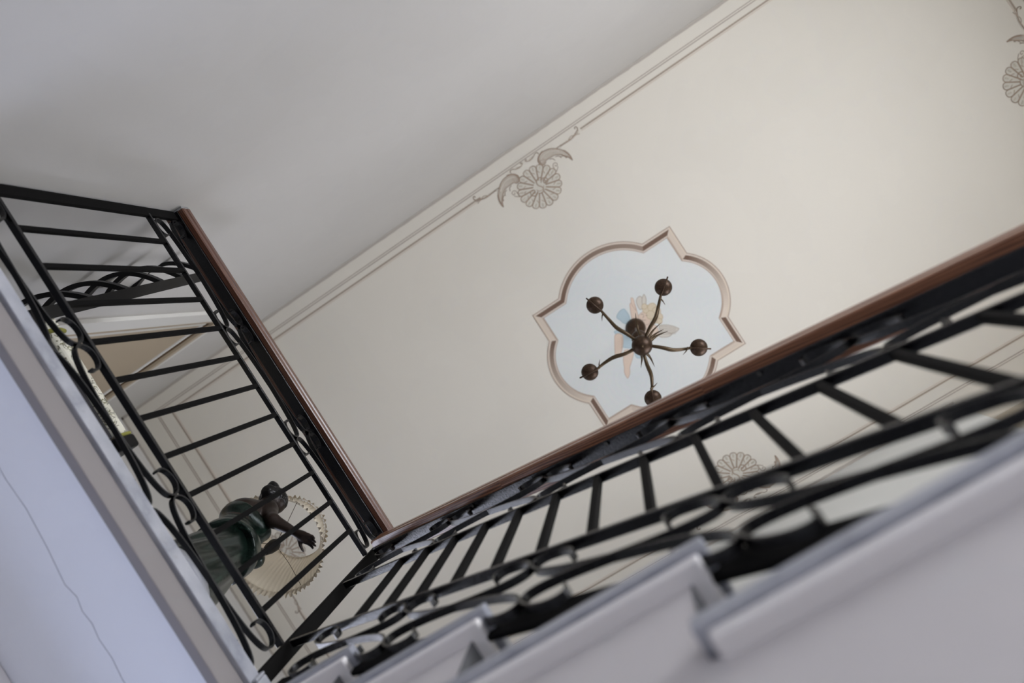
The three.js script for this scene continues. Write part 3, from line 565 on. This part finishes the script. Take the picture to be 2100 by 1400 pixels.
// ---------------------------------------------------------------- figurine lamp
{
  const t = thing('figurine_lamp', 'bronze lamp of a woman in a green dress reaching out, under a pleated cream shade', 'lamp', [0, 0, 0]);
  const k = 0.975, q = (x, y, z) => [x * k, 1.7 + (y - 1.7) * k, z * k];
  const hip = q(-1.225, 3.585, -0.025), waist = q(-1.23, 3.69, 0.0), chest = q(-1.228, 3.775, 0.022), neck = q(-1.222, 3.852, 0.024), head = q(-1.20, 3.912, 0.012);
  const shR = q(-1.185, 3.828, 0.002), elR = q(-1.150, 3.757, -0.030), wrR = q(-1.100, 3.742, -0.098), shL = q(-1.268, 3.832, 0.018), elL = q(-1.315, 3.79, -0.045), wrL = q(-1.300, 3.86, -0.085);
  const V3 = (a, b, s) => [a[0] + (b[0] - a[0]) * s, a[1] + (b[1] - a[1]) * s, a[2] + (b[2] - a[2]) * s];
  const hd = V(wrR[0] - elR[0], wrR[1] - elR[1], wrR[2] - elR[2]).normalize(), up = V(0, 1, 0), sd = hd.clone().cross(up).normalize(), pn = sd.clone().cross(hd).normalize();
  const hp = (f, s, u) => [wrR[0] + hd.x * f + sd.x * s + pn.x * u, wrR[1] + hd.y * f + sd.y * s + pn.y * u, wrR[2] + hd.z * f + sd.z * s + pn.z * u];
  const fingers = [[-0.0135, 0.030], [-0.0045, 0.034], [0.0045, 0.031], [0.013, 0.024]].map(([s, l]) => [hp(0.028, s * 0.8, 0), hp(0.028 + l * 0.55, s * 0.95, 0.002), hp(0.028 + l, s * 1.0, -0.005)]);
  const thumb = [hp(0.010, -0.010, -0.002), hp(0.022, -0.024, -0.006), hp(0.036, -0.031, -0.010)];
  const body = (x, y, z) => {
    let d = cap(x, y, z, hip, waist, 0.058, 0.044);
    d = smin(d, cap(x, y, z, waist, chest, 0.043, 0.052), 0.03);
    d = smin(d, cap(x, y, z, shR, shL, 0.026, 0.026), 0.04);
    d = smin(d, cap(x, y, z, chest, neck, 0.040, 0.018), 0.02);
    d = smin(d, cap(x, y, z, neck, head, 0.016, 0.018), 0.012);
    d = smin(d, ell(x, y, z, head, [0.034, 0.043, 0.036]), 0.012);
    d = smin(d, cap(x, y, z, [head[0] - 0.018, head[1] - 0.004, head[2] - 0.029], [head[0] - 0.022, head[1] - 0.013, head[2] - 0.036], 0.005, 0.007), 0.008);
    d = smin(d, cap(x, y, z, shR, elR, 0.0245, 0.0185), 0.016);
    d = smin(d, cap(x, y, z, elR, wrR, 0.0195, 0.0105), 0.008);
    d = smin(d, cap(x, y, z, shL, elL, 0.0245, 0.0175), 0.016);
    d = smin(d, cap(x, y, z, elL, wrL, 0.018, 0.012), 0.008);
    d = smin(d, cap(x, y, z, wrL, V3(wrL, [-1.283, 3.853, -0.094], 0.9), 0.014, 0.013), 0.008);
    // right hand: palm, four fingers, thumb
    d = smin(d, cap(x, y, z, wrR, hp(0.016, 0, 0), 0.0105, 0.011), 0.006);
    d = smin(d, Math.min(cap(x, y, z, hp(0.012, -0.005, 0), hp(0.028, -0.009, 0), 0.009, 0.0068), cap(x, y, z, hp(0.012, 0.005, 0), hp(0.028, 0.009, 0), 0.009, 0.0068)), 0.008);
    let f = 1; for (const g of fingers) f = Math.min(f, cap(x, y, z, g[0], g[1], 0.0047, 0.0041), cap(x, y, z, g[1], g[2], 0.0041, 0.0032));
    f = Math.min(f, cap(x, y, z, thumb[0], thumb[1], 0.006, 0.0048), cap(x, y, z, thumb[1], thumb[2], 0.0048, 0.0035));
    return smin(d, f, 0.003);
  };
  part(t, 'figure', sdfMesh(body, [-1.40, 3.40, -0.19], [-0.99, 3.96, 0.10], 0.0034), M.skinBronze, 'brown bronze figure of a woman, right arm stretched out');
  const fold = (x, z, c, n, a) => a * Math.sin(n * Math.atan2(z - c[2], x - c[0]));
  const hem = q(-1.222, 3.31, -0.03), hipTop = q(-1.225, 3.6, -0.025);
  const skirt = (x, y, z) => Math.max(cap(x, y, z, hem, hipTop, 0.104, 0.068) + 0.0035 * Math.sin(11 * Math.atan2(z - hip[2], x - hip[0]) + y * 22) * Math.min(1, Math.max(0, (hip[1] + .04 - y) * 8)), hem[1] - y);
  part(t, 'skirt', sdfMesh(skirt, [-1.37, 3.22, -0.19], [-1.04, 3.68, 0.13], 0.0042), M.patina, 'long green patinated skirt');
  const tun0 = q(-1.225, 3.575, -0.025), cut = y => y;
  const tunic = (x, y, z) => {
    let d = ell(x, y, z, q(-1.222, 3.60, -0.028), [0.084, 0.10, 0.084]);
    d = smin(d, cap(x, y, z, waist, chest, 0.049, 0.0585), 0.03);
    d = smin(d, ell(x, y, z, q(-1.200, 3.742, -0.032), [0.034, 0.046, 0.036]), 0.02);
    d = smin(d, cap(x, y, z, chest, shL, 0.05, 0.020), 0.02);
    d = smin(d, cap(x, y, z, chest, q(-1.2, 3.815, 0.01), 0.048, 0.016), 0.02);
    d += 0.0022 * Math.sin((y * 120) + 40 * z + 26 * x) * (y > 3.6 ? 1 : 0.4);
    d = Math.max(d, 3.545 + 0.022 * Math.sin(2 * Math.atan2(z - hip[2], x - hip[0]) + 1) - y, y - (3.728 - 0.3 * (x + 1.2) - 0.3 * z));
    return d;
  };
  part(t, 'tunic', sdfMesh(tunic, [-1.36, 3.47, -0.15], [-1.06, 3.86, 0.11], 0.0038), M.patina, 'draped green tunic gathered at the waist');
  const hair = (x, y, z) => {
    const a = Math.atan2(y - head[1], z - head[2]);
    let d = ell(x, y, z, [head[0] - 0.003, head[1] + 0.005, head[2] + 0.004], [0.040, 0.045, 0.041]) + 0.0012 * Math.sin(26 * a);
    d = Math.max(d, -0.55 * (x - head[0]) - 0.83 * (z - head[2]) - 0.020);
    d = smin(d, ell(x, y, z, [head[0] - 0.004, head[1] + 0.044, head[2] + 0.036], [0.019, 0.022, 0.021]) + 0.0012 * Math.sin(160 * (x + y)), 0.008);
    d = smin(d, ell(x, y, z, [head[0] + 0.008, head[1] - 0.012, head[2] + 0.036], [0.020, 0.020, 0.016]) + 0.0014 * Math.sin(200 * (x - y)), 0.008);
    return d;
  };
  part(t, 'hair', sdfMesh(hair, [head[0] - 0.06, head[1] - 0.07, head[2] - 0.06], [head[0] + 0.06, head[1] + 0.09, head[2] + 0.08], 0.0024), M.hairBronze, 'dark hair pinned up in a bun');
  part(t, 'plinth', at(lathe([[0, FLOOR], [0.125, FLOOR], [0.125, FLOOR + 0.03], [0.11, FLOOR + 0.04], [0.105, 3.235], [0.115, 3.25], [0.115, 3.275], [0, 3.275]], 40), hip[0], 0, hip[2]), M.marble);
  // torch and shade
  const X = -1.283, Z = -0.097;
  part(t, 'torch', [at(lathe([[0, 3.772], [0.016, 3.775], [0.024, 3.788], [0.0265, 3.803], [0.022, 3.818], [0.010, 3.826], [0.007, 3.84], [0.008, 3.90], [0.0, 3.90]], 28), X, 0, Z)], M.patina, 'round green base of the torch');
  part(t, 'lamp_holder', [at(lathe([[0.008, 3.86], [0.010, 3.862], [0.017, 3.895], [0.019, 3.925], [0.015, 3.94], [0, 3.94]], 24), X, 0, Z)], M.black, 'black bulb holder');
  const yb = 3.932, yt = 4.085, r0 = 0.150, r1 = 0.098, seg = 180, pos = [], idx = [], rows = 10;
  for (let j = 0; j <= rows; j++) for (let i = 0; i <= seg; i++) { const v = j / rows, a = i / seg * 6.28318, rr = r0 + (r1 - r0) * v - 0.010 * Math.sin(v * 3.1416) + 0.0020 * Math.sin(i * 3.1416 / 1.5) ; pos.push(X + rr * Math.cos(a), yb + (yt - yb) * v, Z + rr * Math.sin(a)); }
  for (let j = 0; j < rows; j++) for (let i = 0; i < seg; i++) { const a = j * (seg + 1) + i; idx.push(a, a + 1, a + seg + 1, a + 1, a + seg + 2, a + seg + 1); }
  const g = new THREE.BufferGeometry(); g.setAttribute('position', new THREE.Float32BufferAttribute(pos, 3)); g.setIndex(idx); g.computeVertexNormals();
  const sh = part(t, 'lamp_shade', g, M.shade, 'pleated cream fabric shade');
  const ruffle = (y, r, h, n) => {
    const p = [], ix = [], m = n * 8;
    for (let i = 0; i <= m; i++) { const a = i / m * 6.28318, w = Math.sin(a * n) + 0.4 * Math.sin(a * (n + 7)); for (const v of [0, 0.5, 1]) { const rr = r + (v - 0.3) * 0.010 + v * 0.0042 * w + 0.0015 * (rnd() - .5), yy = y - v * h + 0.004 * v * Math.cos(a * n * 1.3); p.push(X + rr * Math.cos(a), yy, Z + rr * Math.sin(a)); } }
    for (let i = 0; i < m; i++) for (const v of [0, 1]) { const a = i * 3 + v; ix.push(a, a + 1, a + 3, a + 1, a + 4, a + 3); }
    const q = new THREE.BufferGeometry(); q.setAttribute('position', new THREE.Float32BufferAttribute(p, 3)); q.setIndex(ix); q.computeVertexNormals(); return q;
  };
  part(sh, 'ruffle', ruffle(yb + 0.004, r0 + 0.001, 0.017, 58), M.trim, 'frilled trim of the lower rim');
  part(sh, 'ruffle', ruffle(yt + 0.012, r1 + 0.001, 0.015, 40), M.trim, 'frilled trim of the upper rim');
  for (let i = 0; i < 3; i++) { const a = i * 2.094 + 0.5; part(sh, 'shade_wire', tube([[X + 0.012 * Math.cos(a), 3.935, Z + 0.012 * Math.sin(a)], [X + 0.07 * Math.cos(a), yb + 0.012, Z + 0.07 * Math.sin(a)], [X + (r0 - 0.004) * Math.cos(a), yb + 0.006, Z + (r0 - 0.004) * Math.sin(a)]], 0.0009, 12, 6), M.bronzeLight); }
}

// ---------------------------------------------------------------- chair against the back wall
{
  const cv = document.createElement('canvas'); cv.width = cv.height = 512; const c = cv.getContext('2d'); c.fillStyle = '#e2decd'; c.fillRect(0, 0, 512, 512);
  for (let i = 0; i < 120; i++) {
    const x = rnd() * 512, y = rnd() * 512, a = rnd() * 6.28, l = 16 + rnd() * 30, col = ['rgba(70,66,48,0.9)', 'rgba(104,100,62,0.9)', 'rgba(120,112,96,0.8)'][i % 3];
    c.strokeStyle = c.fillStyle = col; c.lineWidth = 2.2; c.beginPath(); c.moveTo(x, y); c.bezierCurveTo(x + l * Math.cos(a), y + l * Math.sin(a), x + l * Math.cos(a + 1), y + l * Math.sin(a + 1), x + 1.7 * l * Math.cos(a + 0.6), y + 1.7 * l * Math.sin(a + 0.6)); c.stroke();
    for (let k = 0; k < 4; k++) { const b = a + 0.5 * k; c.beginPath(); c.ellipse(x + l * 0.35 * k * Math.cos(a + 0.3), y + l * 0.35 * k * Math.sin(a + 0.3), 7, 3, b, 0, 7); k % 2 ? c.fill() : c.stroke(); }
  }
  for (let i = 0; i < 12; i++) { const x = rnd() * 512, y = rnd() * 512; c.strokeStyle = 'rgba(86,82,62,0.9)'; c.lineWidth = 3; c.beginPath(); c.ellipse(x, y, 26, 17, rnd() * 3, 0, 7); c.stroke(); c.beginPath(); c.ellipse(x + 6, y + 4, 14, 9, rnd() * 3, 0, 7); c.stroke(); }
  const tex = new THREE.CanvasTexture(cv); tex.colorSpace = THREE.SRGBColorSpace; tex.wrapS = tex.wrapT = THREE.RepeatWrapping; tex.repeat.set(6.5, 6.5); tex.magFilter = THREE.LinearFilter;
  const floral = new THREE.MeshStandardMaterial({ map: tex, roughness: 0.9, bumpMap: fineBump, bumpScale: 0.0006 });
  const t = thing('high_back_chair', 'black high-backed chair with floral upholstered seat against the wall', 'chair');
  const X0 = -1.20, X1 = -1.56, seatY = [3.452, 3.506];
  const seat = part(t, 'seat', bx(X1, seatY[0], 0.345, X0, seatY[1], 0.70, 0.018), floral, 'seat covered in cream fabric with dark floral print');
  part(seat, 'piping', tube([[X0 - 0.05, seatY[0] - 0.001, 0.655], [X0 - 0.006, seatY[0] + 0.004, 0.652], [X0 + 0.002, 3.478, 0.650], [X0 - 0.004, seatY[1] - 0.002, 0.649]], 0.006, 20, 8), M.piping, 'olive green piping');
  part(seat, 'piping', tube([[X0 - 0.002, seatY[0] + 0.004, 0.348], [X0 + 0.001, 3.478, 0.347], [X0 - 0.002, seatY[1] - 0.005, 0.348]], 0.005, 16, 8), M.piping);
  part(t, 'seat_base', bx(X1 + 0.01, 3.425, 0.35, X0 - 0.010, 3.452, 0.69, 0.004), M.blackCloth, 'dark grey cloth under the seat');
  part(t, 'front_rail', bx(X1 - 0.01, 3.425, 0.308, X0 + 0.010, 3.500, 0.343, 0.008), M.black);
  for (const x of [X0 - 0.012, X1 + 0.012]) {
    part(t, 'leg', sweep(rectP(0.034, 0.034, 0.005), V(x, FLOOR, 0.327), V(x, 3.41, 0.327), V(1, 0, 0), V(0, 0, 1)), M.black);
    part(t, 'leg', sweep(rectP(0.034, 0.034, 0.005), V(x, FLOOR, 0.74), V(x, 3.40, 0.685), V(1, 0, 0), V(0, 0, 1)), M.black);
  }
  // ladder back turned a little against the seat: two stiles and bowed slats
  const foot = [V(X0, 3.40, 0.690), V(X0 - 0.285, 3.40, 0.795)], rise = V(0, 1.02, 0.138), bdir = rise.clone().normalize(), A = foot[1].clone().sub(foot[0]).normalize().negate(), bk = A.clone().cross(bdir).normalize();
  if (bk.z < 0) bk.negate();
  for (const f of foot) part(t, 'stile', sweep([[-0.018, -0.016], [0.018, -0.016], [0.018, 0.016], [0.010, 0.016], [0.006, 0.011], [0.002, 0.016], [-0.018, 0.016]], f, f.clone().add(rise), A, bk), M.black);
  const level = y => [foot[0].clone().addScaledVector(rise, (y - 3.4) / 1.02), foot[1].clone().addScaledVector(rise, (y - 3.4) / 1.02)];
  const bowed = (y, bow, h, th) => { const [p, q] = level(y), pts = []; for (let i = 0; i <= 22; i++) pts.push([i / 22, 0]); return strip(pts, h, th, u => p.clone().lerp(q, u).addScaledVector(bk, bow * Math.pow(Math.sin(Math.PI * Math.min(1, Math.max(0, u))), 0.8)), bdir); };
  for (const [y, b] of [[4.38, 0.075], [4.21, 0.075], [4.07, 0.07], [3.87, 0.06], [3.69, 0.05]]) part(t, 'back_slat', bowed(y, b, 0.024, 0.014), M.black);
}

scene.traverse(o => { if (o.isMesh) o.castShadow = o.receiveShadow = true; });
renderer.render(scene, camera);
